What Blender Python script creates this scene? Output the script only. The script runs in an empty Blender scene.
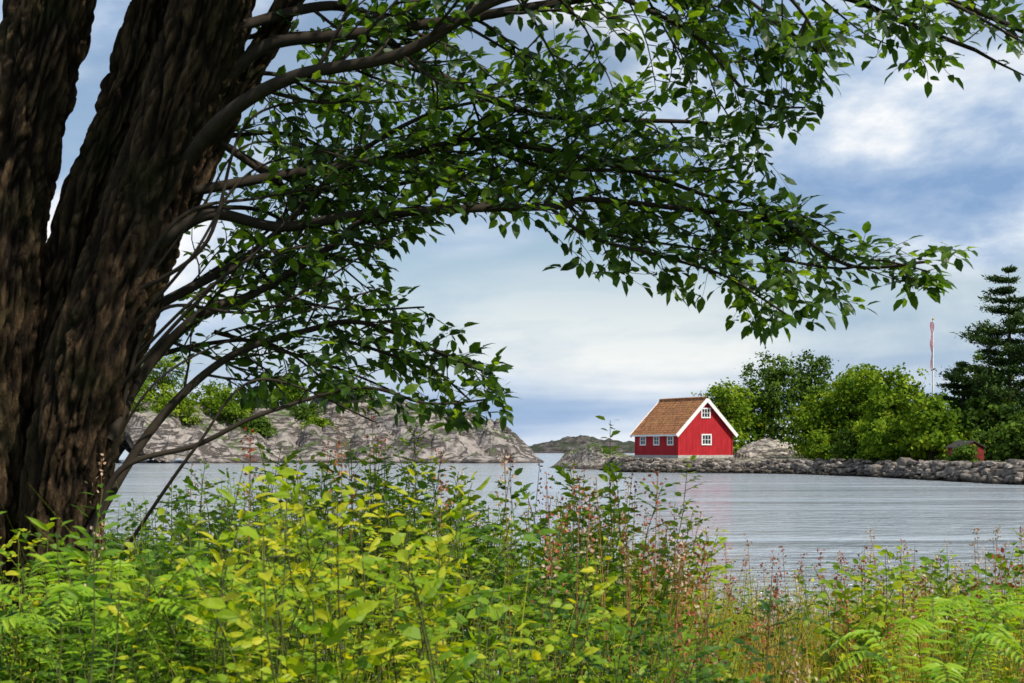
import bpy, math, random
import numpy as np
from mathutils import Vector, noise, Matrix
random.seed(7); rng=np.random.default_rng(7)
sc=bpy.context.scene
sc.view_settings.view_transform='Standard'; sc.view_settings.look='None'; sc.view_settings.exposure=0

# ---------------------------------------------------------------- helpers
def link(o,parent=None):
    sc.collection.objects.link(o)
    if parent: o.parent=parent
    return o
def mesh_obj(name,verts,faces,mat,var=None,smooth=False,parent=None):
    me=bpy.data.meshes.new(name)
    if isinstance(verts,np.ndarray): verts=verts.tolist()
    if isinstance(faces,np.ndarray): faces=faces.tolist()
    me.from_pydata(verts,[],faces)
    if var is not None:
        a=me.attributes.new("var",'FLOAT','POINT'); a.data.foreach_set("value",np.asarray(var,dtype=np.float32))
    if smooth: me.polygons.foreach_set("use_smooth",[True]*len(me.polygons))
    me.materials.append(mat); me.update()
    return link(bpy.data.objects.new(name,me),parent)
def empty(name,loc=(0,0,0),rotz=0):
    e=bpy.data.objects.new(name,None); e.location=loc; e.rotation_euler=(0,0,rotz); e.empty_display_size=.2
    return link(e)
class NT:
    def __init__(s,name):
        s.m=bpy.data.materials.new(name); s.m.use_nodes=True; s.t=s.m.node_tree; s.t.nodes.clear()
        s.out=s.n('ShaderNodeOutputMaterial')
    def n(s,k,**kw):
        x=s.t.nodes.new(k)
        for a,b in kw.items(): setattr(x,a,b)
        return x
    def l(s,a,b): s.t.links.new(a,b)
    def ramp(s,src,stops,interp='LINEAR'):
        r=s.n('ShaderNodeValToRGB'); r.color_ramp.interpolation=interp
        e=r.color_ramp.elements
        while len(e)<len(stops): e.new(0.5)
        for i,(p,c) in enumerate(stops):
            e[i].position=p; e[i].color=(c[0],c[1],c[2],1) if len(c)==3 else c
        s.l(src,r.inputs[0]); return r.outputs[0]
    def coords(s,scale=(1,1,1),kind='Object',loc=(0,0,0)):
        tc=s.n('ShaderNodeTexCoord'); mp=s.n('ShaderNodeMapping'); mp.inputs['Scale'].default_value=scale; mp.inputs['Location'].default_value=loc
        s.l(tc.outputs[kind],mp.inputs[0]); return mp.outputs[0]
    def noise(s,co,scale,detail=5,rough=.55,dist=0):
        x=s.n('ShaderNodeTexNoise'); x.inputs['Scale'].default_value=scale; x.inputs['Detail'].default_value=detail
        x.inputs['Roughness'].default_value=rough; x.inputs['Distortion'].default_value=dist
        s.l(co,x.inputs['Vector']); return x.outputs['Fac']
    def mix(s,f,a,b,mode='MIX'):
        x=s.n('ShaderNodeMix',data_type='RGBA',blend_type=mode)
        for sock,v in ((x.inputs[0],f),(x.inputs[6],a),(x.inputs[7],b)):
            if hasattr(v,'links'): s.l(v,sock)
            elif isinstance(v,(tuple,list)): sock.default_value=(v[0],v[1],v[2],1)
            else: sock.default_value=v
        return x.outputs[2]
    def math(s,op,a,b=0.0,clamp=False):
        x=s.n('ShaderNodeMath',operation=op,use_clamp=clamp)
        for i,v in enumerate((a,b)):
            if hasattr(v,'links'): s.l(v,x.inputs[i])
            else: x.inputs[i].default_value=v
        return x.outputs[0]
    def bump(s,h,strength=.5,dist=.1,normal=None):
        x=s.n('ShaderNodeBump'); x.inputs['Strength'].default_value=strength; x.inputs['Distance'].default_value=dist
        s.l(h,x.inputs['Height'])
        if normal: s.l(normal,x.inputs['Normal'])
        return x.outputs[0]
    def bsdf(s,col,rough=.8,spec=.3,normal=None):
        p=s.n('ShaderNodeBsdfPrincipled')
        if hasattr(col,'links'): s.l(col,p.inputs['Base Color'])
        else: p.inputs['Base Color'].default_value=(*col,1)
        if hasattr(rough,'links'): s.l(rough,p.inputs['Roughness'])
        else: p.inputs['Roughness'].default_value=rough
        p.inputs['Specular IOR Level'].default_value=spec
        if normal: s.l(normal,p.inputs['Normal'])
        return p.outputs[0]
    def done(s,sh): s.l(sh,s.out.inputs[0]); return s.m
def simple(name,col,rough=.7,spec=.3,var=.25,scale=3):
    t=NT(name); f=t.noise(t.coords(),scale,3)
    c=t.ramp(f,[(.3,[x*(1-var) for x in col]),(.7,[min(1,x*(1+var)) for x in col])])
    return t.done(t.bsdf(c,rough,spec))
def leafmat(name,stops,transl=.35,tcol=1.3,rough=.45,spec=.4,cheap=False):
    t=NT(name); a=t.n('ShaderNodeAttribute',attribute_name='var')
    c=t.ramp(a.outputs['Fac'],stops)
    if cheap:
        dn=t.n('ShaderNodeBsdfDiffuse'); t.l(c,dn.inputs[0]); d=dn.outputs[0]
    else: d=t.bsdf(c,rough,spec)
    tr=t.n('ShaderNodeBsdfTranslucent'); cc=t.mix(1.0,c,(tcol*1.15,tcol*1.05,tcol*.3),'MULTIPLY'); t.l(cc,tr.inputs[0])
    m=t.n('ShaderNodeMixShader'); m.inputs[0].default_value=transl; t.l(d,m.inputs[1]); t.l(tr.outputs[0],m.inputs[2])
    return t.done(m.outputs[0])

# ---------------------------------------------------------------- leaf + tube accumulators
TPL=np.array([[0,0,0],[.34,0,-.02],[.7,0,-.04],[1,0,-.12],[.26,-.43,.05],[.26,.43,.05],[.66,-.38,.0],[.66,.38,.0]])
TF=[(0,4,1),(0,1,5),(1,4,6,2),(1,2,7,5),(2,6,3),(2,3,7)]
def nrm(a): return a/np.maximum(np.linalg.norm(a,axis=-1,keepdims=True),1e-9)
class Leaves:
    def __init__(s): s.P=[];s.D=[];s.N=[];s.L=[];s.W=[];s.V=[]
    def add(s,p,d,n,l,w,v): s.P.append(p);s.D.append(d);s.N.append(n);s.L.append(l);s.W.append(w);s.V.append(v)
    def build(s,name,mat,parent=None):
        P=np.array(s.P);D=nrm(np.array(s.D));N=np.array(s.N);L=np.array(s.L)[:,None,None];W=np.array(s.W)[:,None,None]
        S=nrm(np.cross(D,N)+1e-6);N=np.cross(S,D); k=len(P)
        bend=rng.uniform(.2,2.6,(k,1,1)); wob=rng.uniform(-.5,2.4,(k,1,1))
        t=TPL[None,:,0:1];sd=TPL[None,:,1:2]; up=TPL[None,:,2:3]
        upz=np.where(np.abs(sd)>0,up*wob,up)*1.0 - (t**2)*.1*bend
        V=P[:,None,:]+D[:,None,:]*t*L+S[:,None,:]*sd*W+N[:,None,:]*upz*L
        V=V.reshape(-1,3); F=[]
        for i in range(k):
            o=8*i; F.extend([tuple(o+j for j in f) for f in TF])
        print(name,k)
        return mesh_obj(name,V,F,mat,np.repeat(np.array(s.V),8),parent=parent)
class Tubes:
    def __init__(s): s.v=[];s.f=[];s.var=[];s.o=0
    def add(s,pts,rad,sides=6,v=.5):
        pts=np.array(pts,float); n=len(pts); T=np.gradient(pts,axis=0); T=nrm(T)
        ref=np.array([0.,.2,1.]) if abs(T[0][2])<.8 else np.array([1.,.1,0.])
        A=nrm(np.cross(T,ref)); B=np.cross(T,A); th=np.arange(sides)*2*math.pi/sides
        R=np.asarray(rad,float)[:,None,None]
        V=pts[:,None,:]+R*(np.cos(th)[None,:,None]*A[:,None,:]+np.sin(th)[None,:,None]*B[:,None,:])
        o=s.o
        s.v.append(V.reshape(-1,3)); s.o=o+n*sides
        for i in range(n-1):
            for j in range(sides):
                k=(j+1)%sides; s.f.append((o+i*sides+j,o+i*sides+k,o+(i+1)*sides+k,o+(i+1)*sides+j))
        s.var.extend([v]*(n*sides))
    def build(s,name,mat,parent=None,smooth=True):
        return mesh_obj(name,np.concatenate(s.v),s.f,mat,s.var,smooth,parent)
def catmull(p,n):
    p=np.array(p,float); m=len(p); out=[]
    ts=np.linspace(0,m-1-1e-6,n)
    for t in ts:
        i=int(t);f=t-i;a=p[max(i-1,0)];b=p[i];c=p[i+1];d=p[min(i+2,m-1)]
        out.append(.5*((2*b)+(-a+c)*f+(2*a-5*b+4*c-d)*f*f+(-a+3*b-3*c+d)*f**3))
    return np.array(out)
def grid(name,xs,ys,hf,mat,smooth=True):
    V=[];F=[];nx=len(xs)
    for y in ys:
        for x in xs: V.append((x,y,hf(x,y)))
    for j in range(len(ys)-1):
        for i in range(nx-1):
            a=j*nx+i; F.append((a,a+1,a+1+nx,a+nx))
    return mesh_obj(name,V,F,mat,smooth=smooth)
def fr(x,y,z=0,o=5): return noise.fractal(Vector((x,y,z)),.9,2.1,o)
def sstep(a,b,x):
    t=min(1,max(0,(x-a)/(b-a))); return t*t*(3-2*t)
def box(verts,faces,c,h,rot=None):
    o=len(verts)
    for sx in(-1,1):
        for sy in(-1,1):
            for sz in(-1,1):
                v=Vector((sx*h[0],sy*h[1],sz*h[2]))
                if rot: v=rot@v
                verts.append((c[0]+v.x,c[1]+v.y,c[2]+v.z))
    for f in((0,1,3,2),(4,6,7,5),(0,4,5,1),(2,3,7,6),(0,2,6,4),(1,5,7,3)): faces.append(tuple(o+i for i in f))

# ---------------------------------------------------------------- materials
M_canopy=leafmat('canopy_leaf',[(0,(.014,.038,.008)),(.5,(.04,.09,.012)),(1,(.14,.23,.02))],.5,2.5)
M_shrub=leafmat('shrub_leaf',[(0,(.03,.09,.010)),(.35,(.11,.23,.014)),(.7,(.28,.40,.018)),(1,(.54,.52,.03))],.45,1.6,.5,.3)
M_grass=leafmat('grass_blade',[(0,(.10,.19,.015)),(.55,(.34,.40,.03)),(.82,(.58,.48,.09)),(1,(.52,.24,.07))],.4,1.4,.6,.2)
M_fern=leafmat('fern_leaf',[(0,(.14,.32,.015)),(1,(.34,.50,.03))],.42,1.5)
M_seed=leafmat('seed_head',[(0,(.30,.06,.03)),(.6,(.36,.14,.06)),(1,(.55,.44,.32))],.2,1.0)
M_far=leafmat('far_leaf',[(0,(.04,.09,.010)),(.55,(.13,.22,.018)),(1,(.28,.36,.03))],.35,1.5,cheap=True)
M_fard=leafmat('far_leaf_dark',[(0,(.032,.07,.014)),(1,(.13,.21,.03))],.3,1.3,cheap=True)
M_conif=leafmat('conifer_needles',[(0,(.02,.05,.018)),(1,(.10,.16,.04))],.15,1.0,cheap=True)
# bark: colour follows the furrow depth (cracks painted dark as relief shade and dirt, ridges paler)
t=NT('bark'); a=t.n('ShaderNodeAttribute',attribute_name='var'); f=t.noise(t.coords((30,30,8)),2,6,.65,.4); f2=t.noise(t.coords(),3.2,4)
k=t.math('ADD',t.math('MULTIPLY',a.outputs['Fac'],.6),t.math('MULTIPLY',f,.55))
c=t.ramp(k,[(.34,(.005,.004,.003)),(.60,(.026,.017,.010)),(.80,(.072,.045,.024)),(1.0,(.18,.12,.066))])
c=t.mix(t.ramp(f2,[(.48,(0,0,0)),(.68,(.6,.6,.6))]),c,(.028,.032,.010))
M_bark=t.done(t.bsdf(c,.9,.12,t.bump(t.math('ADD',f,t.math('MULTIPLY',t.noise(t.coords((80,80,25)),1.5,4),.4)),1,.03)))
M_twig=simple('twig_bark',(.034,.026,.018),.85,.2,.3,20)
M_stem=simple('green_stem',(.09,.10,.03),.7,.2,.5,4)
M_rstem=simple('dry_stem',(.24,.11,.05),.8,.2,.5,4)
M_fartrunk=simple('far_trunk',(.09,.07,.055),.9)

def rockmat(name,base,dark,veg=None,scale=.25,vegamt=.5):
    t=NT(name); co=t.coords()
    f=t.noise(co,scale,9,.65,.6); f2=t.noise(t.coords((1,1,2.5)),scale*4,7,.6,.3)
    lin=t.noise(t.coords((.5,.5,2.0)),scale*1.5,6,.6,1.2)
    crack=t.ramp(lin,[(.455,(1,1,1)),(.490,(.16,.14,.13)),(.510,(.18,.16,.15)),(.545,(1,1,1))])
    c=t.ramp(f,[(.34,dark),(.46,base),(.68,[min(1,x*1.35) for x in base])])
    c=t.mix(.9,c,crack,'MULTIPLY'); c=t.mix(t.ramp(f2,[(.38,(.85,.85,.85)),(.52,(0,0,0))]),c,[x*.35 for x in base])
    geo=t.n('ShaderNodeNewGeometry'); sep=t.n('ShaderNodeSeparateXYZ'); t.l(geo.outputs['Position'],sep.inputs[0])
    if veg:
        sn=t.n('ShaderNodeSeparateXYZ'); t.l(geo.outputs['True Normal'],sn.inputs[0])
        g=t.noise(co,.12,6,.6); k=t.math('MULTIPLY',t.ramp(sn.outputs[2],[(.72,(0,0,0)),(.93,(1,1,1))]),t.ramp(g,[(1-vegamt-.08,(0,0,0)),(1-vegamt+.02,(1,1,1))]))
        kz=t.math('MULTIPLY',k,t.ramp(t.math('MULTIPLY',sep.outputs[2],.1),[(.12,(0,0,0)),(.2,(1,1,1))]))
        gc=t.ramp(t.noise(co,1.3,5),[(.3,[x*.5 for x in veg]),(.7,veg)])
        c=t.mix(kz,c,gc)
    wet=t.ramp(sep.outputs[2],[(.12,(.22,.2,.18)),(.6,(1,1,1))]); c=t.mix(1.0,c,wet,'MULTIPLY')
    return t.done(t.bsdf(c,.85,.2,t.bump(t.math('ADD',f2,t.math('MULTIPLY',crack,.4)),1,.8)))
M_rockL=rockmat('granite',(.30,.265,.24),(.12,.11,.10),(.10,.17,.03),.13,.52)
M_rockI=rockmat('island_ground',(.48,.42,.35),(.26,.22,.18),(.13,.21,.03),.4,.62)
M_islet=rockmat('islet_rock',(.105,.09,.085),(.06,.057,.06),(.05,.065,.035),.05,.5)
M_slab=rockmat('pale_rock',(.52,.46,.39),(.36,.31,.26),None,.35)
t=NT('boulder'); a=t.n('ShaderNodeAttribute',attribute_name='var'); f=t.noise(t.coords(),3,7,.6)
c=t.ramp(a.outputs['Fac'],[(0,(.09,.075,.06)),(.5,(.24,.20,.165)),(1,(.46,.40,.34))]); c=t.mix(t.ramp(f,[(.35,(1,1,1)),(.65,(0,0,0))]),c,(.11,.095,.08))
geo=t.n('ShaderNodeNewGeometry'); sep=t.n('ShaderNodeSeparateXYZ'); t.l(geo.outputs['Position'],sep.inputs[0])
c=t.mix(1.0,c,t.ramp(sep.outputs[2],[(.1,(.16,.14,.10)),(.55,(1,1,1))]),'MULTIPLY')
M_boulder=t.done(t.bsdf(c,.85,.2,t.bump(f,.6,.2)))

# ---------------------------------------------------------------- sun + world
az=Vector((.60,-.45,.84)).normalized()
sun=bpy.data.lights.new('sun','SUN'); sun.energy=5.0; sun.angle=math.radians(.5); sun.color=(1,.94,.83)
so=link(bpy.data.objects.new('sun',sun)); so.rotation_euler=az.to_track_quat('Z','Y').to_euler(); so.location=(20,-20,40)
w=bpy.data.worlds.new('World'); sc.world=w; w.use_nodes=True; nt=w.node_tree; nt.nodes.clear()
class WT(NT):
    def __init__(s): s.t=nt
W=WT(); out=W.n('ShaderNodeOutputWorld')
sky=W.n('ShaderNodeTexSky',sky_type='NISHITA'); sky.sun_disc=False
sky.sun_elevation=math.asin(az.z); sky.sun_rotation=math.atan2(az.x,az.y)
b1=W.n('ShaderNodeBackground'); b1.inputs[1].default_value=.12; W.l(sky.outputs[0],b1.inputs[0])
co=W.coords((1,1,2.3),'Generated',(.35,.2,.1))
big=W.noise(co,3.4,7,.58,.25)
tc=W.n('ShaderNodeTexCoord'); sp=W.n('ShaderNodeSeparateXYZ'); W.l(tc.outputs['Generated'],sp.inputs[0])
band=W.noise(W.coords((1,1,9),'Generated'),2.6,4,.5,.2)
lowk=W.ramp(sp.outputs[2],[(.03,(1,1,1)),(.15,(0,0,0))])
mixn=W.mix(lowk,big,W.math('ADD',W.math('ADD',W.math('MULTIPLY',band,.5),W.math('MULTIPLY',big,.3)),.115))
cc=W.ramp(mixn,[(.39,(.24,.38,.62)),(.465,(.39,.52,.72)),(.525,(.64,.73,.85)),(.59,(1.0,1.0,1.0))])
b2=W.n('ShaderNodeBackground'); b2.inputs[1].default_value=1.04; W.l(cc,b2.inputs[0])
cov=W.ramp(W.noise(W.coords((1,1,2.2),'Generated',(3,1,2)),2.4,4,.55),[(.44,(.1,.1,.1)),(.52,(.97,.97,.97))])
cov=W.math('MAXIMUM',cov,lowk)
ms=W.n('ShaderNodeMixShader'); W.l(cov,ms.inputs[0]); W.l(b1.outputs[0],ms.inputs[1]); W.l(b2.outputs[0],ms.inputs[2]); W.l(ms.outputs[0],out.inputs[0])

# ---------------------------------------------------------------- camera (eye 2.5 m above the water)
cam=bpy.data.cameras.new('camera'); co_=link(bpy.data.objects.new('camera',cam)); sc.camera=co_
co_.location=(0,0,2.5); co_.rotation_euler=(math.radians(90),0,0)
cam.lens=50; cam.sensor_width=36; cam.shift_y=.105; cam.clip_end=20000; cam.clip_start=.05
cam.dof.use_dof=True; cam.dof.focus_distance=14; cam.dof.aperture_fstop=9

# ---------------------------------------------------------------- ground + water
def gz(x,y):
    edge=12.5+ .5*math.sin(x*.7)
    if abs(x)<60 and -20<y<40: nz=.08*fr(x*.5,y*.5)
    else: nz=0
    return .95-1.6*sstep(edge-4,edge+3,y)-3*sstep(edge,edge+30,y)+nz
xs=[-9000,-2000,-400,-100,-40]+list(np.arange(-20,20.1,.5))+[40,100,400,2000,9000]
ys=[-9000,-1000,-100,-20]+list(np.arange(-6,24,.5))+[30,45,80,200,1000,9000]
t=NT('soil_grass'); f=t.noise(t.coords(),6,6); c=t.ramp(f,[(.35,(.03,.045,.014)),(.6,(.07,.11,.025)),(.75,(.11,.11,.04))])
grid('ground',xs,ys,gz,t.done(t.bsdf(c,.95,.1,t.bump(f,.8,.1))))
t=NT('sea_water')
c1=t.noise(t.coords((.7,1.2,1)),1.2,4,.6,.4); c2=t.noise(t.coords((.15,.32,1)),1.0,3,.5)
calm=t.noise(t.coords((.012,.06,1)),1.0,3,.5,.4)
amp=t.ramp(calm,[(.42,(.22,.22,.22)),(.55,(1,1,1))])
h=t.math('ADD',t.math('MULTIPLY',c1,1.3),t.math('MULTIPLY',c2,1.8)); h=t.math('MULTIPLY',h,amp)
p=t.bsdf((.33,.37,.40),.12,.5,t.bump(h,1.0,.5)); p.node.inputs['IOR'].default_value=1.33
M_water=t.done(p)
mesh_obj('water',[(-9000,5,0),(9000,5,0),(9000,9000,0),(-9000,9000,0)],[(0,1,2,3)],M_water)

# ---------------------------------------------------------------- left granite headland + distant islet
def prof(x,pts):
    return float(np.interp(x,[p[0] for p in pts],[p[1] for p in pts]))
def cells(x,y,z=0.):
    d,_=noise.voronoi(Vector((x+.35*fr(x*.8,y*.8,z,3),y+.35*fr(x*.8,y*.8,z+7,3),z)))
    return min(1,(d[1]-d[0])*2.2)
PL=[(-140,16),(-75,14),(-58,11),(-45,12),(-34,13.2),(-22,12.8),(-15,10.6),(-9,8.9),(-4,6.9),(0,5),(2.5,2.8),(5.5,-.5),(9,-2)]
def hl(x,y):
    top=prof(x+1.5*fr(y*.1,3),PL)
    front=252+3*math.sin(x*.13)+3*fr(x*.08,9)+ (0 if x>-40 else (x+40)*.35)
    t=(y-front)
    a=sstep(-2,18,t)*.55+.45*sstep(12,34,t)
    a*=1-sstep(60,100,t)
    sc_=sstep(-2,5,t)*(.25+.75*min(1,max(0,top)/8))
    z=top*a*.78+sc_*(4.4*cells(x*.085,y*.065)+1.5*cells(x*.25+5,y*.2,3)+.4*fr(x*.4,y*.3,2)-1.5)
    return z-1.5*(1-sstep(-4,1.5,t))
grid('rocky_headland',list(np.arange(-100,10,.62)),list(np.arange(246,335,.85)),hl,M_rockL,smooth=False)
def hi(x,y):
    top=prof(x,[(-2,0),(6,4),(20,6.5),(34,9.5),(45,12),(52,10),(70,8),(95,6),(120,0)])
    return top*(sstep(0,30,y-890)*(1-sstep(80,130,y-890)))*(1+.25*fr(x*.08,y*.05))+1.2*fr(x*.15,y*.1)*sstep(0,10,y-890)-1
grid('distant_islet',list(np.arange(-6,125,1.5)),list(np.arange(885,1030,3)),hi,M_islet,smooth=False)

# ---------------------------------------------------------------- island on the right
shore=np.array([(9,215),(5.5,192),(8,181),(11.5,168),(12.3,154),(15,150.5),(24.5,147.5),(29,142),(33,128),(34.2,115),(36,100),(43,88),(75,74),(130,62),(150,240),(60,245),(20,240)],float)
def pip(px,py,poly):
    ins=np.zeros(px.shape,bool); n=len(poly)
    for i in range(n):
        x1,y1=poly[i];x2,y2=poly[(i+1)%n]
        if y1==y2: continue
        c=((y1>py)!=(y2>py))&(px<(x2-x1)*(py-y1)/(y2-y1)+x1); ins^=c
    return ins
def sdist(px,py,poly):
    d=np.full(px.shape,1e9); n=len(poly)
    for i in range(n):
        a=poly[i];b=poly[(i+1)%n];e=b-a;t=np.clip(((px-a[0])*e[0]+(py-a[1])*e[1])/(e@e),0,1)
        d=np.minimum(d,np.hypot(px-a[0]-t*e[0],py-a[1]-t*e[1]))
    return np.where(pip(px,py,poly),d,-d)
gx,gy=np.meshgrid(np.arange(0,110,.8),np.arange(70,245,.9))
sd=sdist(gx,gy,shore)
H=np.zeros(gx.shape)
for idx in np.ndindex(gx.shape):
    x,y,d=gx[idx],gy[idx],sd[idx]
    rocky=1-sstep(12,16,x+ (0 if y>150 else 20))
    z=-1.2+1.2*sstep(-3,0,d)+1.4*sstep(.2,1.6,d)+.02*max(0,d-3)
    z+=rocky*(1.3*math.exp(-((x-10.5)**2/9+(y-183)**2/60))+(.5*fr(x*.35,y*.2)+.9*cells(x*.3,y*.15)-.3)*sstep(0,2,d)+.6*math.exp(-((x-7)**2/3+(y-190)**2/20)))
    z+=.12*fr(x*.3,y*.3,3)*sstep(0,2,d)+2.2*sstep(14,45,d)
    hx,hy=x-21,y-161
    if hx*hx+hy*hy<64: z=min(z,1.5)
    H[idx]=z
V=np.stack([gx,gy,H],-1).reshape(-1,3); ny,nx=gx.shape
ii=np.arange(ny-1)[:,None]*nx+np.arange(nx-1)[None,:]; ii=ii.reshape(-1)
mesh_obj('island_terrain',V,np.stack([ii,ii+1,ii+1+nx,ii+nx],-1),M_rockI,smooth=True)
def lz(x,y):
    i=min(nx-1,max(0,int(round(x/.8)))); j=min(ny-1,max(0,int(round((y-70)/.9)))); return H[j,i]
def hs(x,y):
    r=((x-29.8)/4.8)**2+((y-163)/4.5)**2
    return 1.0+2.4*max(0,1-r)**.7*(1+.3*fr(x*.3,y*.3))+.5*cells(x*.35,y*.25)-.9*(r>1)
grid('rock_outcrop',list(np.arange(24.6,35.6,.3)),list(np.arange(158,168,.3)),hs,M_slab,smooth=False)

import bmesh
bm=bmesh.new(); bmesh.ops.create_icosphere(bm,subdivisions=2,radius=1); IV=np.array([v.co[:] for v in bm.verts]); IF=np.array([[v.index for v in f.verts] for f in bm.faces]); bm.free()
BV=[];BF=[];BA=[];bo=0
def boulder(x,y,z,sx,sy,sz,a):
    global bo
    o=rng.uniform(0,100,3); v=IV.copy()
    v=np.sign(v)*np.abs(v)**.6
    k=np.array([1+.34*noise.noise(Vector(q*1.4+o)) for q in v]); v=v*k[:,None]*np.array([sx,sy,sz])
    th=a; c,s_=math.cos(th),math.sin(th); tl=rng.uniform(-.3,.3)
    v=v@np.array([[1,0,tl],[0,1,0],[-tl,0,1]]); v=v@np.array([[c,s_,0],[-s_,c,0],[0,0,1]])
    BV.append(v+np.array([x,y,z])); BF.append(IF+bo); bo+=len(v); BA.extend([rng.uniform(0,1)]*len(v))
seg=shore[3:13]
for i in range(len(seg)-1):
    a,b=seg[i],seg[i+1]; L=np.linalg.norm(b-a); e=(b-a)/L; nn=np.array([e[1],-e[0]]); ang=math.atan2(e[1],e[0])
    for row,(zz,off) in enumerate([(.0,.75),(.28,.6),(.56,.3),(.84,.1),(1.1,-.15),(1.32,-.4)]):
        s=0
        big=.72 if a[1]>120 else 1.0
        while s<L:
            w_=rng.uniform(.2,.75)*big
            if not(row>=4 and rng.random()<.35):
                q=a+e*(s+w_)+nn*(off+rng.uniform(-.25,.25)); boulder(q[0],q[1],zz+rng.uniform(-.14,.12),w_,rng.uniform(.3,.5)*big,rng.uniform(.16,.30)*big,ang+rng.uniform(-.4,.4))
            s+=w_*1.75
for _ in range(60):
    t_=rng.uniform(0,1); a,b=shore[8],shore[11]; q=a+(b-a)*t_+np.array([rng.uniform(-2,1.5),rng.uniform(-.5,2)]); s=rng.uniform(.3,.8); boulder(q[0],q[1],rng.uniform(.0,1.3),s,s*.8,s*.6,rng.uniform(0,3))
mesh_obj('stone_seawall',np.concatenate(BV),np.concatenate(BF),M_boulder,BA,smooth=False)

# ---------------------------------------------------------------- red boathouse
t=NT('red_boards'); co=t.coords(); wv=t.n('ShaderNodeTexWave',wave_type='BANDS',bands_direction='X'); wv.inputs['Scale'].default_value=1.55
sx_=t.n('ShaderNodeSeparateXYZ'); t.l(co,sx_.inputs[0]); cb=t.n('ShaderNodeCombineXYZ'); t.l(t.math('ADD',sx_.outputs[0],sx_.outputs[1]),cb.inputs[0]); t.l(cb.outputs[0],wv.inputs[0])
g=t.ramp(wv.outputs['Fac'],[(.0,(.25,.25,.25)),(.12,(1,1,1))]); n_=t.noise(t.coords((1,1,.25)),2.5,5)
c=t.ramp(n_,[(.3,(.36,.012,.018)),(.7,(.52,.022,.03))]); c=t.mix(1.0,c,g,'MULTIPLY')
M_red=t.done(t.bsdf(c,.7,.25,t.bump(g,.5,.03)))
M_white=simple('white_paint',(.78,.78,.76),.6,.3,.06)
M_glass=NT('window_glass'); M_glass=M_glass.done(M_glass.bsdf((.03,.04,.05),.05,.8))
M_conc=simple('foundation_stone',(.42,.40,.37),.9,.2,.3,5)
t=NT('clay_tiles'); co=t.coords(); br=t.n('ShaderNodeTexBrick'); br.offset=0.0
sx_=t.n('ShaderNodeSeparateXYZ'); t.l(co,sx_.inputs[0]); cb=t.n('ShaderNodeCombineXYZ'); t.l(sx_.outputs[1],cb.inputs[0]); t.l(t.math('MULTIPLY',sx_.outputs[2],1.4),cb.inputs[1])
t.l(cb.outputs[0],br.inputs[0]); br.inputs['Scale'].default_value=1; br.inputs['Brick Width'].default_value=.26; br.inputs['Row Height'].default_value=.36; br.inputs['Mortar Size'].default_value=.03
br.inputs['Color1'].default_value=(.62,.27,.11,1); br.inputs['Color2'].default_value=(.32,.13,.06,1); br.inputs['Mortar'].default_value=(.06,.035,.02,1); br.inputs['Bias'].default_value=0
c=t.mix(t.ramp(t.noise(co,1.1,6,.65),[(.48,(0,0,0)),(.72,(.6,.6,.6))]),br.outputs['Color'],(.34,.21,.07))
M_tile=t.done(t.bsdf(c,.85,.2))
th=math.radians(30); house=empty('red_boathouse',(21.5,158,1.5),th)
hw=3.75; Ld=8.2; wh=2.95; ap=6.55; ov=.45; ogv=.35
slope=(ap-wh)/hw
def hb(name,boxes,mat):
    v=[];f=[]
    for b in boxes: box(v,f,b[0],b[1],b[2] if len(b)>2 else None)
    return mesh_obj(name,v,f,mat,parent=house)
wv_=[(-hw,0,.3),(hw,0,.3),(hw,0,wh),(0,0,ap-.05),(-hw,0,wh),(-hw,Ld,.3),(hw,Ld,.3),(hw,Ld,wh),(0,Ld,ap-.05),(-hw,Ld,wh)]
mesh_obj('walls',wv_,[(0,1,2,3,4),(9,8,7,6,5),(0,4,9,5),(1,6,7,2)],M_red,parent=house)
hb('foundation',[((0,Ld/2,-.2),(hw+.08,Ld/2+.08,.52))],M_conc)
for sgn,nm in((-1,'roof_slope_left'),(1,'roof_slope_right')):
    V=[];F=[]; na=150; nb=24
    y0,y1=-ogv,Ld+ogv
    for i in range(nb+1):
        k=i/nb; x=sgn*(hw+ov)*(1-k); z=ap+.12-slope*(hw+ov)*(1-k)
        step=.045*((k*18)%1)
        for j in range(na+1):
            y=y0+(y1-y0)*j/na; V.append((x,y,z-step+.03*math.sin(y*2*math.pi/.26)))
    n0=len(V)
    for i in range(nb+1):
        k=i/nb; x=sgn*(hw+ov)*(1-k); z=ap-.02-slope*(hw+ov)*(1-k)
        V.append((x,y0,z)); V.append((x,y1,z))
    for i in range(nb):
        for j in range(na):
            a=i*(na+1)+j; F.append((a,a+1,a+na+2,a+na+1))
        a=n0+2*i; F.append((a,a+1,a+3,a+2)); F.append((i*(na+1),(i+1)*(na+1),a+2,a)); F.append((i*(na+1)+na,(i+1)*(na+1)+na,a+3,a+1))
    mesh_obj(nm,V,F,M_tile,parent=house)
tb=Tubes(); tb.add([(0,-ogv,ap+.14),(0,Ld/2,ap+.16),(0,Ld+ogv,ap+.14)],[.14,.14,.14],8); tb.build('ridge_tiles',M_tile,house)
ang=math.atan(slope); sl=math.hypot(hw+ov,slope*(hw+ov))
bb=[]
for yy in(-ogv-.03,Ld+ogv+.03):
    for sgn in(-1,1):
        cx=sgn*(hw+ov)/2; cz=ap-.06-slope*(hw+ov)/2
        bb.append(((cx,yy+sgn*.003,cz),(sl/2+.02,.03,.2),Matrix.Rotation(sgn*ang,3,'Y')))
hb('barge_boards',bb,M_white)
hb('eave_fascia',[((-(hw+ov)-.03,Ld/2,wh-slope*ov+.0),(.025,Ld/2+ogv-.01,.09)),((hw+ov+.03,Ld/2,wh-slope*ov),(.025,Ld/2+ogv-.01,.09))],M_white)
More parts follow.
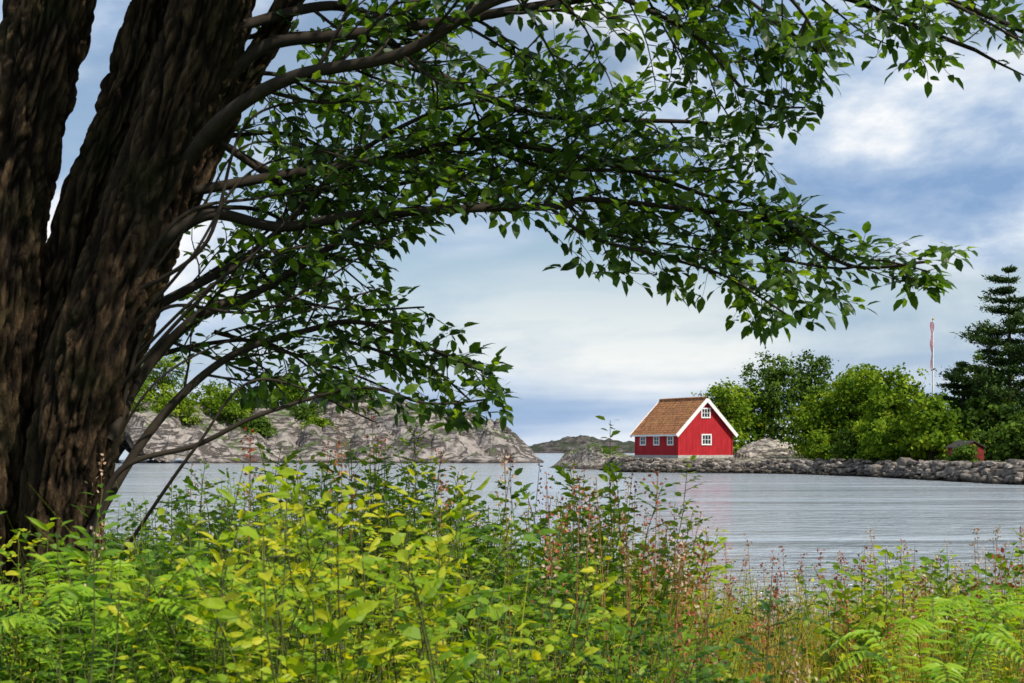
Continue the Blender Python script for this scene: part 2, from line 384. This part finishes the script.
hb('corner_boards',[((s*(hw-.02),y,(wh+.3)/2-.06),(.07,.07,(wh-.3)/2-.1)) for s in(-1,1) for y in(.02,Ld-.02)],M_red)
def window(nm,c,wd,ht,axis,cols=2,rows=2):
    fr_=[];gl=[]
    def B(u,z,hu,hz,out,dep,lst):
        if axis=='g': lst.append(((c[0]+u,c[1]-out,c[2]+z),(hu,dep,hz)))
        else: lst.append(((c[0]-out,c[1]+u,c[2]+z),(dep,hu,hz)))
    B(0,0,wd/2,ht/2,.02,.015,gl); f=.075
    for s in(-1,1):
        B(s*(wd/2),0,f,ht/2-.002,.05,.035,fr_); B(0,s*(ht/2),wd/2+f,f,.053,.035,fr_)
    for i in range(1,cols): B(-wd/2+wd*i/cols,0,.03,ht/2-f,.045,.02,fr_)
    for i in range(1,rows): B(0,-ht/2+ht*i/rows,wd/2-f,.025,.043,.02,fr_)
    hb(nm+'_frame',fr_,M_white); hb(nm+'_glass',gl,M_glass)
window('loft_window',(0,0,5.0),1.15,1.0,'g',3,2); window('gable_window',(.1,0,2.05),1.25,1.1,'g',3,2)
for k,yy in enumerate((1.4,4.0,6.6)): window('side_window_%d'%(k+1),(-hw,yy,1.95),1.0,.95,'s',2,2)

sh=empty('red_shed',(38.6,121,1.5),math.radians(20))
v=[(-1.1,-1,0),(1.1,-1,0),(1.1,-1,1.1),(0,-1,1.6),(-1.1,-1,1.1),(-1.1,1,0),(1.1,1,0),(1.1,1,1.1),(0,1,1.6),(-1.1,1,1.1)]
M_dred=simple('dark_red_paint',(.20,.02,.02)); mesh_obj('walls',v,[(0,1,2,3,4),(9,8,7,6,5),(0,4,9,5),(1,6,7,2)],M_dred,parent=sh)
v=[];f=[]
for s in(-1,1): box(v,f,(s*.62,s*.002,1.4),(.72,1.15,.04),Matrix.Rotation(s*math.atan(.5/1.1),3,'Y'))
mesh_obj('roof',v,f,simple('felt_roof',(.05,.045,.04)),parent=sh)
v=[];f=[]; box(v,f,(0,-1.02,.55),(.33,.02,.5)); mesh_obj('door',v,f,simple('door_paint',(.10,.015,.015)),parent=sh)

fp=empty('flagpole',(44.4,150,2))
tb=Tubes(); tb.add([(0,0,-.5),(0,0,7),(0,0,14.1)],[.10,.09,.06],10); tb.build('pole',M_white,fp)
tb=Tubes(); tb.add([(0,0,14.05),(0,0,14.13),(0,0,14.25),(0,0,14.33)],[.02,.11,.11,.02],10); tb.build('finial',simple('gilt',(.5,.35,.1)),fp)
for nm,o,wd,col in(('pennant_red',0,.15,(.5,.02,.03)),('pennant_white',.012,.07,(.8,.8,.8)),('pennant_blue',.02,.035,(.02,.04,.2))):
    V=[];F=[]
    for i in range(31):
        k=i/30; z=13.9-5.2*k; wv2=.10*math.sin(k*9+.5)*(.3+k); hw2=wd*(1-.5*k)*(1+.5*math.sin(k*17)); cx=-.16+.05*math.sin(k*11)
        for s in(-1,1): V.append((cx+s*hw2,wv2-o-.12,z))
    F=[(2*i,2*i+1,2*i+3,2*i+2) for i in range(30)]
    mesh_obj(nm,V,F,simple(nm,col),parent=fp)

# ---------------------------------------------------------------- trees on the far shores
def far_tree(name,x,y,z,h,lobes,mat,count=5000,leaf=.3,clump=.55):
    root=empty(name,(x,y,z)); tb=Tubes(); R=.018*h+.05
    tops=np.array([[l[0],l[1],l[2]] for l in lobes]); mid=tops.mean(0)
    tb.add([(0,0,-.4),(mid[0]*.15,0,h*.2),(mid[0]*.4,mid[1]*.3,h*.45),(mid[0],mid[1],h*.8)],[R*1.3,R,R*.7,R*.2],8)
    for l in lobes:
        for _ in range(3):
            e=np.array(l[:3])+rng.normal(0,.35,3)*np.array(l[3:6]); s=np.array([mid[0]*.3,mid[1]*.2,h*rng.uniform(.2,.4)])
            tb.add([s,(s+e)/2+rng.normal(0,.2,3),e],[R*.5,R*.3,R*.08],5)
    tb.build('trunk_limbs',M_fartrunk,root)
    vol=np.array([l[3]*l[4]+l[3]*l[5] for l in lobes]); vol=vol/vol.sum(); Ps=[];Vs=[];Ns=[]
    for l,fv in zip(lobes,vol):
        nc=max(8,int(count*fv/22)); d=nrm(rng.normal(size=(nc,3))); d[:,1]-=.25; d=nrm(d); rr=rng.uniform(.5,1.0,(nc,1))**.5*(1+.14*rng.normal(size=(nc,1)))
        C=np.array(l[:3])+d*rr*np.array(l[3:6]); per=22
        cs=clump*rng.uniform(.5,1.2,(nc,1,1))
        p=C[:,None,:]+rng.normal(size=(nc,per,3))*cs*np.array([1,1,.55]); 
        Ps.append(p.reshape(-1,3)); Ns.append(np.repeat(d,per,0)); Vs.append((np.repeat(rng.uniform(.0,.95,nc),per)+rng.normal(0,.12,nc*per)).clip(0,1))
    P=np.concatenate(Ps);V=np.concatenate(Vs);Nn=np.concatenate(Ns); k=len(P)
    n=nrm(rng.normal(size=(k,3))*.55+Nn*.7+np.array([0,0,.45])); a=nrm(np.cross(n,rng.normal(size=(k,3)))); b=np.cross(n,a)
    s=leaf*rng.uniform(.5,1.25,(k,1))
    Q=np.stack([P-a*s*.6,P-b*s*.42,P+a*s*.6,P+b*s*.42],1).reshape(-1,3)
    mesh_obj('foliage',Q,np.arange(4*k).reshape(-1,4),mat,np.repeat(V,4),parent=root)
def T(name,x,y,h,w,mat,n=5000,low=.15,lob=9,leaf=.38,z=None,clump=.5):
    ls=[]
    for i in range(lob):
        k=(i+.5)/lob; zc=h*(low+(.88-low)*k); rad=w*.5*(.42+.3*math.sin(math.pi*min(1,k*.8+.12))); a=i*2.4+rng.uniform(-.6,.6)
        off=w*.26*(1-k*.65); ls.append((off*math.cos(a),off*math.sin(a),zc,rad*rng.uniform(.8,1.15),rad,h*rng.uniform(.13,.2)))
    far_tree(name,x,y,(lz(x,y) if z is None else z)-.1,h,ls,mat,n,leaf,clump)
T('deciduous_tree',25.6,174,9.4,7.0,M_far,6000)
T('deciduous_tree',29.0,180,9.8,7,M_far,4500)
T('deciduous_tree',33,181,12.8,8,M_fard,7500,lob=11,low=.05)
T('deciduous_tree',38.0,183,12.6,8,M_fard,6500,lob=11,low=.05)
T('deciduous_tree',41.5,172,10,8,M_far,5000)
T('round_bush',33.6,153,7.2,6.5,M_far,5500,low=.05,lob=7)
T('deciduous_tree',36.6,152,10.2,7.5,M_far,7500,low=.05)
T('deciduous_tree',40.2,150,9.8,8.5,M_far,8000,low=.05)
T('round_bush',36.4,137,6.6,7,M_far,7500,low=.03,lob=8)
T('round_bush',34.4,130,3.6,4.2,M_far,3500,low=.0,lob=6)
T('round_bush',37.4,127,6.2,5.5,M_far,5500,low=.0,lob=7)
T('round_bush',31.0,143.2,2.6,3,M_far,1800,low=.0,lob=5,leaf=.28,clump=.3)
T('round_bush',33.0,138.0,3.2,3.8,M_fard,2400,low=.0,lob=5,leaf=.3,clump=.35)
T('round_bush',34.0,132,3.0,3.4,M_far,2400,low=-.1,lob=5,leaf=.3,clump=.35)
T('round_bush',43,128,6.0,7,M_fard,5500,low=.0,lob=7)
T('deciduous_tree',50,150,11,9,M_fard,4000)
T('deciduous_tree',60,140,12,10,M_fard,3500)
T('round_bush',36.8,116,1.7,2.6,M_fard,1500,low=.0,lob=4,leaf=.25,clump=.25)
T('round_bush',42.2,117,3.8,4.6,M_fard,3500,low=.0,lob=6)
def T2(name,x,y,h,w,mat,n,**k): T(name,x,y,h,w,mat,n,z=hl(x,y)-.2,**k)
for (x,y,h,w) in [(-44,283,4.5,7),(-40,280,3.5,7),(-35,282,3.4,6),(-58,276,9,10),(-66,270,13,11),(-74,272,14,11),(-62,262,6,9),(-80,262,12,12),(-50,285,6,9),(-70,258,7,9),(-30,284,2.2,5),(-90,262,14,12),(-54,270,7,9),(-48,268,3.5,7),(-26,282,1.8,4),(-37,272,2.4,5)]:
    T2('headland_tree',x,y,h,w,M_far if rng.random()<.7 else M_fard,3000,leaf=.5,low=.05,lob=7,clump=.7)

def conifer(name,x,y,z,h,w,n_t=17,asym=0):
    root=empty(name,(x,y,z)); tb=Tubes(); tb.add([(0,0,-.3),(.1,0,h*.5),(0,0,h)],[.28,.18,.02],8)
    P=[];V=[];N=[]
    for i in range(n_t):
        k=i/(n_t-1); zz=h*(.08+.90*k); R=w*.5*(1-k)**.6*(.75+.4*rng.random())+.4
        for j in range(int(8-3*k)):
            a=rng.uniform(0,6.28); rr=R*rng.uniform(.45,1.2)*(1+asym*math.cos(a)); e=np.array([rr*math.cos(a),rr*math.sin(a),zz+rng.uniform(.1,.45)*(.3+.35*rr)])
            s=np.array([0,0,zz-.1]); m=(s+e)/2+np.array([0,0,-.10*rr]); tb.add([s,m,e],[.06,.035,.012],4)
            cnt=int(55+85*rr); t_=rng.uniform(.25,1.03,cnt); b=(1-t_)[:,None]**2*s+2*(t_*(1-t_))[:,None]*m+(t_**2)[:,None]*e
            b=b+rng.normal(size=(cnt,3))*np.array([.33,.33,.14])*(.5+.25*rr)
            P.append(b);V.append(np.clip(rng.uniform(.1,.8)+rng.normal(0,.15,cnt),0,1)); N.append(np.tile(nrm(e-s),(cnt,1)))
    P=np.concatenate(P);V=np.concatenate(V);D=np.concatenate(N);k=len(P)
    a=nrm(D+rng.normal(size=(k,3))*.55); n=nrm(rng.normal(size=(k,3))*.5+np.array([0,0,1])); b=nrm(np.cross(a,n)); s=rng.uniform(.22,.44,(k,1))
    Q=np.stack([P-a*s*.5,P-b*s*.22,P+a*s*.7,P+b*s*.22],1).reshape(-1,3)
    tb.build('trunk_limbs',M_fartrunk,root); mesh_obj('needles',Q,np.arange(4*k).reshape(-1,4),M_conif,np.repeat(V,4),parent=root)
conifer('pine_tree',45.4,130,1.6,17.6,11.5,18)
conifer('pine_tree',50.6,129,1.6,16.0,10,15)
conifer('spruce_tree',42.4,134,1.6,9.0,6,13)

# ---------------------------------------------------------------- the big foreground tree
S=6/1422.
def tp(u,v,dy=0): return np.array([(u-512)*S,6+dy,2.5+(449-v)*S])   # sketch units -> metres in the tree's own plane
tree=empty('willow_tree',(0,0,0))
def stem(nm,pts,seed):
    pp=np.array([list(tp(u,v,d))+[r*S] for u,v,d,r in pts]); C=catmull(pp,320); n,sd_=len(C),150
    V=[];A_=[];T_=nrm(np.gradient(C[:,:3],axis=0)); ln=0
    A=nrm(np.cross(T_,np.array([0,1.,0]))); B=np.cross(T_,A)
    for i in range(n):
        if i: ln+=np.linalg.norm(C[i,:3]-C[i-1,:3])
        for j in range(sd_):
            th_=2*math.pi*j/sd_; r=C[i,3]; c,s_=math.cos(th_),math.sin(th_)
            low=noise.noise(Vector((c*1.1+seed,s_*1.1,ln*.7)))
            flu=noise.noise(Vector((c*1.9+seed,s_*1.9,ln*.3+5)))
            q=Vector((c*r*25+seed*3,s_*r*25,ln*4.0)); wx=noise.noise(q*.7); q2=q+Vector((wx,-wx,wx*.8))*1.0
            rid=min(1,abs(noise.noise(q2))*3.4); rid2=min(1,abs(noise.noise(q2*2.4+Vector((3,3,3))))*3)
            rr=r*(.96+.15*low+.20*flu)+.028*rid+.015*rid2-.025
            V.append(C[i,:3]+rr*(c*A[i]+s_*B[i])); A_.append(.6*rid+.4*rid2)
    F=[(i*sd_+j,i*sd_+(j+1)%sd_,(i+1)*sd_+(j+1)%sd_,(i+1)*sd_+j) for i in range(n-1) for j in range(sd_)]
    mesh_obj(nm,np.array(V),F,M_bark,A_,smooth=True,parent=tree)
stem('stem_a',[(-40,860,.1,80),(-38,650,.05,58),(-26,500,0,48),(-16,350,0,44),(0,200,.05,40),(24,80,.1,37),(44,-20,.15,37),(70,-200,.2,32)],1)
stem('stem_b',[(45,860,0,66),(44,690,-.05,44),(60,560,-.05,39),(78,450,-.1,41),(97,370,-.1,42),(124,280,-.05,42),(151,190,0,39),(178,100,.05,38),(207,0,.1,39),(234,-140,.15,32)],2)
stem('stem_c',[(10,700,.1,36),(18,520,.12,33),(30,400,.15,31),(48,290,.18,26),(74,190,.2,22),(104,90,.25,20),(134,-20,.3,19),(170,-200,.35,16)],3)
stem('stem_d',[(132,310,.0,13),(168,220,.12,13),(208,120,.2,12),(256,20,.3,11),(300,-80,.4,9)],4)

env=np.array([(-150,-520),(1150,-520),(1090,60),(1000,95),(930,62),(850,62),(815,100),(800,135),(745,150),(770,175),(830,205),(880,240),(945,245),(948,285),(880,305),(805,330),(760,332),(700,300),(650,292),(570,278),(530,232),(480,222),(430,228),(378,250),(400,290),(455,310),(512,375),(505,418),(440,424),(350,402),(250,395),(180,400),(100,500),(-150,500)],float)
envw=np.stack([(env[:,0]-512)*S,2.5+(449-env[:,1])*S],-1)
def inside(p): return bool(pip(np.array([p[0]]),np.array([p[2]]),envw)[0])
limbs=Tubes(); CL=Leaves()
def leafy(pts,den=.042,size=.072,v0=0.4):
    pts=np.array(pts); seg_=np.linalg.norm(np.diff(pts,axis=0),axis=1); tot=seg_.sum(); cum=np.concatenate([[0],np.cumsum(seg_)])
    s=tot*.12; side=1
    while s<tot+.001:
        i=min(len(seg_)-1,np.searchsorted(cum,s)-1) if s>0 else 0; f=(s-cum[i])/seg_[i]; p=pts[i]+(pts[i+1]-pts[i])*f; d=nrm(pts[i+1]-pts[i])
        up=np.array([0,-.1,1.])+rng.normal(0,.45,3); sd2=nrm(np.cross(d,up))*side; dd=d*rng.uniform(.3,.9)+sd2*rng.uniform(.6,1)+np.array([0,0,rng.uniform(-.3,.45)])
        if inside(p):
            l=size*rng.uniform(.45,1.15); CL.add(p+nrm(dd)*.01,dd,up+rng.normal(0,.3,3),l,l*rng.uniform(.55,.72),min(1,max(0,v0+rng.normal(0,.22))))
        side=-side; s+=den*rng.uniform(.6,1.3)
    if inside(pts[-1]): CL.add(pts[-1],pts[-1]-pts[-2],np.array([0,-.1,1.])+rng.normal(0,.2,3),size,size*.6,.5)
def twig(p,d,L,r,depth=0,dens=1.0):
    n=5; pts=[p]; d=nrm(d); bend=rng.normal(0,.3,3)+np.array([0,0,.06])
    for i in range(n):
        d=nrm(d+bend/n+rng.normal(0,.09,3)); q=pts[-1]+d*L/n
        if not inside(q): break
        pts.append(q)
    n=len(pts)-1
    if n<2: return
    limbs.add(pts,np.linspace(r,r*.35,n+1),5)
    if depth<1:
        for _ in range(int(rng.integers(2,5)*dens+.5)):
            i=rng.integers(1,n+1); sdv=nrm(np.cross(d,np.array([0,0,1.])+rng.normal(0,.5,3)))*rng.choice([-1,1])
            twig(pts[i],d*.8+sdv*rng.uniform(.5,1),L*rng.uniform(.4,.65),r*.6,depth+1)
    leafy(pts,v0=rng.uniform(.1,.75))
def limb(pts,r0,r1,start=.2,gap=.085,tl=.42,dens=1.0,grow=True):
    r0*=.66
    pp=np.array([tp(*p) for p in pts]); pp[1:-1]+=rng.normal(0,.03,(len(pp)-2,3)); C=catmull(pp,10*len(pp)); rad=np.linspace(r0*S,r1*S,len(C)); limbs.add(C,rad,8)
    seg_=np.linalg.norm(np.diff(C,axis=0),axis=1); cum=np.concatenate([[0],np.cumsum(seg_)]); tot=cum[-1]; s=tot*start
    while grow and s<tot:
        i=min(len(C)-2,max(0,np.searchsorted(cum,s)-1)); d=nrm(C[i+1]-C[i]); a=rng.uniform(0,6.28)
        perp=nrm(np.cross(d,[0,1.,0.])); sidev=perp*math.sin(a)+np.array([0,1.,0])*math.cos(a)*.8
        twig(C[i],d*rng.uniform(.5,1.1)+sidev*rng.uniform(.5,1)+np.array([0,0,-.05]),tl*rng.uniform(.5,1.25),max(.0025,rad[i]*.4),0,dens)
        s+=gap*rng.uniform(.6,1.4)
    if grow: twig(C[-1],C[-1]-C[-4],tl*.7,r1*S,0)
    return C
limb([(185,170,-.05),(240,132,-.2),(310,95,-.3),(400,66,-.4),(500,42,-.5),(600,30,-.55),(700,18,-.6),(760,40,-.6)],12,2,gap=.1)
limb([(215,80,.1),(270,60,.1),(350,32,.1),(450,12,.1),(560,0,.0),(680,-14,0),(820,8,0),(900,28,0),(975,50,0)],11,2,gap=.095)
limb([(150,262,-.1),(210,232,-.1),(290,216,0),(360,214,0),(430,208,0),(490,214,.05),(545,200,.05),(600,188,.1),(700,200,.1),(780,222,.1),(850,250,.05),(925,262,0)],10,1.5,start=.3)
limb([(118,440,-.15),(155,372,-.1),(200,328,0),(260,290,.1),(320,258,.1),(370,225,.1),(400,212,.1)],9,2.5,start=.3,dens=.8)
limb([(95,545,-.2),(160,425,-.1),(220,362,0),(300,332,.1),(380,330,.1),(440,345,.05),(495,376,0)],8,1.2,start=.35)
limb([(100,560,-.2),(150,478,-.2),(200,442,-.2),(280,412,-.15),(360,400,-.1),(430,402,-.1),(490,400,-.1)],5,1,start=.55,tl=.3,dens=.5,gap=.16)
limb([(170,190,.1),(290,160,.2),(380,142,.3),(470,122,.3),(560,120,.35),(660,148,.35),(735,180,.3),(800,205,.2)],9,1.5,start=.2)
limb([(165,-120,.2),(300,-90,.1),(500,-100,0),(700,-62,-.1),(850,-24,-.15),(960,16,-.1),(1040,50,-.1)],13,2,start=.15,gap=.12)
limb([(232,20,.1),(330,-20,.3),(420,30,.4),(520,72,.45),(620,92,.5),(700,86,.5),(770,104,.45)],9,1.5,start=.15,gap=.095)
limb([(545,200,.05),(600,238,-.05),(650,262,-.1),(710,278,-.1),(755,300,-.15),(780,318,-.15)],3.5,1,start=.1,gap=.07)
limb([(700,200,.1),(760,238,.1),(830,266,.05),(880,280,0),(930,272,0)],3,.9,start=.05,gap=.07)
limb([(140,310,.1),(240,250,.2),(300,185,.3),(350,125,.35),(420,92,.3),(500,80,.3)],7,1.5,start=.25,gap=.1)
limb([(600,30,-.5),(680,60,-.4),(740,110,-.35),(790,125,-.3)],3.5,1,start=.05,gap=.07)
limb([(450,120,.3),(540,160,.2),(620,170,.1),(700,165,.05),(740,165,0)],4,1,start=.05,gap=.08)
limb([(560,190,.1),(610,215,.15),(670,240,.1),(730,250,.1)],3,1,start=.05,gap=.08)
limb([(330,335,.1),(380,360,.1),(430,375,.05),(470,400,0)],3,1,start=.05,gap=.085)
limb([(210,330,.1),(260,345,.3),(320,360,.4),(380,385,.35)],4,1,start=.05,gap=.09)
limb([(240,250,.2),(280,290,.3),(340,300,.35),(420,300,.3)],4,1,start=.1,gap=.08)
limb([(640,-40,-.3),(700,0,-.35),(760,40,-.4),(800,80,-.4)],4,1,start=.05,gap=.08)
limb([(800,-40,-.2),(870,0,-.3),(950,40,-.3),(1010,70,-.3)],4,1,start=.05,gap=.08)
for k in range(2): limb([(175,110,.05),(250,150,.4),(330,170+25*k,.7),(430,120+30*k,.9),(540,70+55*k,.9),(640,60+60*k,.8)],6,1,start=.25,gap=.1)
# boughs filling the crown next to the stems, behind them
for pts in ([(190,60,.3),(250,40,.6),(310,60,.8),(370,100,.9)],[(150,200,.3),(210,190,.6),(270,210,.8),(340,260,.9)],[(130,300,.3),(180,260,.6),(240,200,.8),(290,130,.9)],
            [(110,360,.3),(170,330,.6),(230,330,.8),(300,370,.8)],[(200,20,.3),(280,-10,.5),(340,30,.6),(390,50,.6)],[(180,130,.3),(230,100,.5),(290,110,.6),(350,150,.6)]):
    limb(pts,5,1,start=.2,gap=.09,tl=.4)
for k in range(9):
    a=rng.uniform(300,560); limb([(100+rng.uniform(-10,30),a,-.1),(190+rng.uniform(-20,20),a-rng.uniform(60,130),-.25),(270,a-rng.uniform(110,190),-.2),(350+rng.uniform(-20,50),a-rng.uniform(120,230),-.1)],rng.uniform(2,4),.8,start=.7,gap=.2,tl=.3,dens=.4)
# crown above (outside the picture, shades the trunk)
for k in range(6):
    a=rng.uniform(-.3,.8); u0=rng.uniform(60,260); v0=rng.uniform(-330,-120); x2=rng.uniform(250,600)
    limb([(u0,v0,.2),((u0+x2)/2,v0-rng.uniform(20,110),a*.5-.3),(x2,v0-rng.uniform(0,90),a*2-1.0)],10,2,start=.2,gap=.17,tl=.55)
for k in range(7):
    u0=rng.uniform(60,240); v0=rng.uniform(-180,-100); uu=rng.uniform(230,420)
    limb([(u0,v0,-.1),((u0+uu)/2,v0-50,-.4),(uu,v0-rng.uniform(20,90),-.9+.4*rng.random())],9,2,start=.2,gap=.11,tl=.5)
limbs.build('limbs_twigs',M_twig,tree); CL.build('leaves',M_canopy,tree)

# ---------------------------------------------------------------- foreground thicket
def hprof(x): return float(np.interp(x,[-4,-2.6,-2.0,-1.4,-.9,-.4,0,.3,.55,.8,1.1,1.6,2.2,3,4,6],[1.3,1.25,1.28,1.48,1.54,1.42,1.32,1.22,1.26,1.06,.84,.80,.95,.94,1.0,1.0]))
SL=Leaves(); ST=Tubes()
def shrub(x,y,h,size,v0,nb=3,spread=.35,gap=.04,lean=0,start=.25,wr=(.5,.7),spray=.4):
    acc=SL; z0=gz(x,y)-.03; root=np.array([x,y,z0])
    for b in range(nb):
        a=rng.uniform(0,6.28); hh=h*rng.uniform(.72,1.0) if b else h; dx=np.array([math.cos(a),math.sin(a),0])*spread*hh*rng.uniform(.2,1)*(.4 if b==0 else 1)+np.array([lean,0,0])*hh
        p=[root,root+dx*.25+np.array([0,0,hh*.4])+rng.normal(0,.02,3),root+dx*.65+np.array([0,0,hh*.75])+rng.normal(0,.03,3),root+dx+np.array([0,0,hh])]
        C=catmull(p,9); ST.add(C,np.linspace(.004,.0012,9),4)
        L=np.linalg.norm(np.diff(C,axis=0),axis=1).sum(); n=int(L*(1-start)/gap); az0=rng.uniform(0,6.28)
        for i in range(n):
            k=start+(1-start)*(i+1)/n; q=k*8; j=min(7,int(q)); pos=C[j]+(C[j+1]-C[j])*(q-j); d=nrm(C[j+1]-C[j]); az0+=2.4+rng.normal(0,.3)
            out_=np.array([math.cos(az0),math.sin(az0),0]); dd=out_+d*rng.uniform(.1,.9)+np.array([0,0,-.25*(1-k)])
            sz=size*(1.2-.5*k)*rng.uniform(.6,1.2)
            nn_=np.array([.15,-.35,1.])+out_*.35+rng.normal(0,.5,3)
            petiole=pos+nrm(dd)*sz*rng.uniform(.1,.5)
            if rng.random()<spray and k<.93:
                m=rng.integers(4,8); sp_=nrm(dd)*(.06+sz*rng.uniform(1.3,2.5))*(1.35-.75*k); ST.add([pos,pos+sp_*.5,pos+sp_],[.002,.0015,.001],3)
                for w in range(m):
                    sg=1 if w%2 else -1; sv=nrm(np.cross(sp_,[0,0,1.]))*sg; acc.add(pos+sp_*(w+1)/m,nrm(sp_)+sv*rng.uniform(.4,1)+rng.normal(0,.15,3),nn_+rng.normal(0,.2,3),sz*.9,sz*.9*rng.uniform(*wr),np.clip(v0+rng.normal(0,.14),0,1))
            else: acc.add(petiole,dd,nn_,sz,sz*rng.uniform(*wr),np.clip(v0+.2*(k-.5)+rng.normal(0,.14),0,1))
n=0
SP=[(.042,.029,(.5,.75),.6),(.055,.038,(.5,.7),.6),(.074,.052,(.5,.7),.45),(.08,.023,(.22,.32),.0),(.032,.023,(.6,.9),.7)]
while n<860:
    y=3.3+8.0*rng.random()**.8; x=rng.uniform(-.43,.43)*y
    if x>.7 and rng.random()<.55: continue
    big_=noise.noise(Vector((x*.9+9,y*.7,4)))
    h=hprof(x*7.5/max(y,6))*(.55+.47*rng.random()**.6)*(1+.25*big_)
    if x>.7: h*=.88
    if y>7.5: h=min(h,hprof(x*7.5/y)*1.0)
    patch=noise.noise(Vector((x*1.2,y*.9,2)))
    spi=int(np.clip(1.8+4.5*noise.noise(Vector((x*1.1,y*.9,11)))+rng.normal(0,.9),0,4)); sz,gp,wr,spr=SP[spi]
    v0=(.36,.48,.32,.55,.6)[spi]+.75*patch+rng.normal(0,.15)
    shrub(x,y,h,sz,v0,int(rng.integers(2,4)),gap=gp*1.15,start=.42,wr=wr,spray=spr); n+=1
# bushy growth around the foot of the tree
for _ in range(26):
    x=rng.uniform(-2.1,-1.0); y=rng.uniform(4.4,5.6); shrub(x,y,rng.uniform(1.0,1.35),.060,rng.uniform(.05,.45),3,gap=.04,start=.3,spray=.6)
for (x,y,h,lean) in [(.50,6.6,1.72,0),(.60,6.8,1.5,.1),(.42,6.5,1.45,-.08),(.72,7,1.25,.12),(-.75,6.5,1.6,.05),(-.6,7,1.5,.1),(-1.2,6.8,1.6,0),(-1.7,7.2,1.5,.1),(1.5,6.2,1.15,.1),(1.65,6.4,1.05,-.1),(2.25,6.5,1.24,.1),(2.0,6.3,1.1,0),(2.75,7.0,1.15,-.1),(-.2,7.5,1.42,-.05)]:
    shrub(x,y,h,.066,rng.uniform(.35,.6),5,spread=.22,gap=.024,lean=lean)
SL.build('shrub_foliage',M_shrub); ST.build('shrub_stems',M_stem)
FL=Leaves(); FT=Tubes()
for (x,y,zz) in [(-1.12,3.9,1.22),(-.9,4.2,1.15),(-1.5,4.7,1.1),(1.75,5.0,1.02),(1.3,4.4,1.05),(2.2,5.6,1.0)]:
    z0=gz(x,y)
    for k in range(8):
        a=k*.785+rng.uniform(-.3,.3); L=rng.uniform(.42,.6); o=np.array([math.cos(a),math.sin(a),0]); z1=zz*rng.uniform(.85,1.02)
        C=catmull([(x,y,z0),np.array([x,y,z0+z1*.6])+o*L*.12,np.array([x,y,z0+z1])+o*L*.4,np.array([x,y,z0+z1*.93])+o*L*.78],40); FT.add(C[::4],np.linspace(.003,.001,10),3)
        for i in range(12,40):
            k2=(i-12)/28; d=nrm(C[i]-C[i-1]); sv=nrm(np.cross(d,[0,0,1.])); l=.13*math.sin(math.pi*min(1,.25+.75*(1-k2)))*(1.02-k2)+.012
            for sg in(-1,1): FL.add(C[i],sv*sg+d*.35+np.array([0,0,-.1]),np.array([0,-.2,1.])+rng.normal(0,.08,3),l,l*.28,rng.uniform(.2,1))
FL.build('fern_fronds',M_fern); FT.build('fern_stems',M_stem)
GV=[];GF=[];GA=[];go=0
def blade(x,y,h,w,v):
    global go
    z0=gz(x,y)-.02; a=rng.uniform(0,6.28); b=rng.uniform(.1,.55)*h; tw=rng.uniform(0,3.1)
    for i in range(6):
        k=i/5; c=np.array([x+math.cos(a)*b*k*k,y+math.sin(a)*b*k*k,z0+h*(k-.22*k*k*b/h)]); ww=w*(1-k**2*.93)
        s=np.array([math.cos(tw),math.sin(tw),0])*ww
        GV.append(c-s);GV.append(c+s)
    for i in range(5): GF.append((go+2*i,go+2*i+1,go+2*i+3,go+2*i+2))
    go+=12; GA.extend([v]*12)
k=0
while k<8500:
    y=3.4+8*rng.random(); x=rng.uniform(-.42,.43)*y
    if x<.6 and rng.random()<.9: continue
    h=hprof(x*7.5/max(y,6))*rng.uniform(.6,1.08); blade(x,y,h,rng.uniform(.0018,.0042),np.clip(.5+.6*noise.noise(Vector((x,y,7)))+rng.normal(0,.18)+(.2 if x>.8 else 0),0,1)); k+=1
mesh_obj('wild_grass',GV,GF,M_grass,GA)
WL=Leaves(); WT_=Tubes()
for k in range(230):
    y=rng.uniform(4.5,10.5); x=rng.uniform(-.0 if k%4 else -.38,.42)*y; h=hprof(x*7.5/max(y,6))*rng.uniform(.9,1.2); z0=gz(x,y); ln=rng.normal(0,.08,2)
    top=np.array([x+ln[0],y+ln[1],z0+h]); WT_.add([(x,y,z0),(x+ln[0]*.3,y+ln[1]*.3,z0+h*.5),top],[.003,.0022,.0012],4)
    v=rng.choice([.1,.45,.9])
    for i in range(int(rng.integers(14,40))):
        q=rng.random()**1.3; p=top-np.array([0,0,q*.2])+rng.normal(0,.012+.02*q,3); WL.add(p,rng.normal(0,1,3)+np.array([0,0,.6]),rng.normal(0,1,3),.017,.011,np.clip(v+rng.normal(0,.1),0,1))
WL.build('wildflower_heads',M_seed); WT_.build('wildflower_stems',M_rstem)
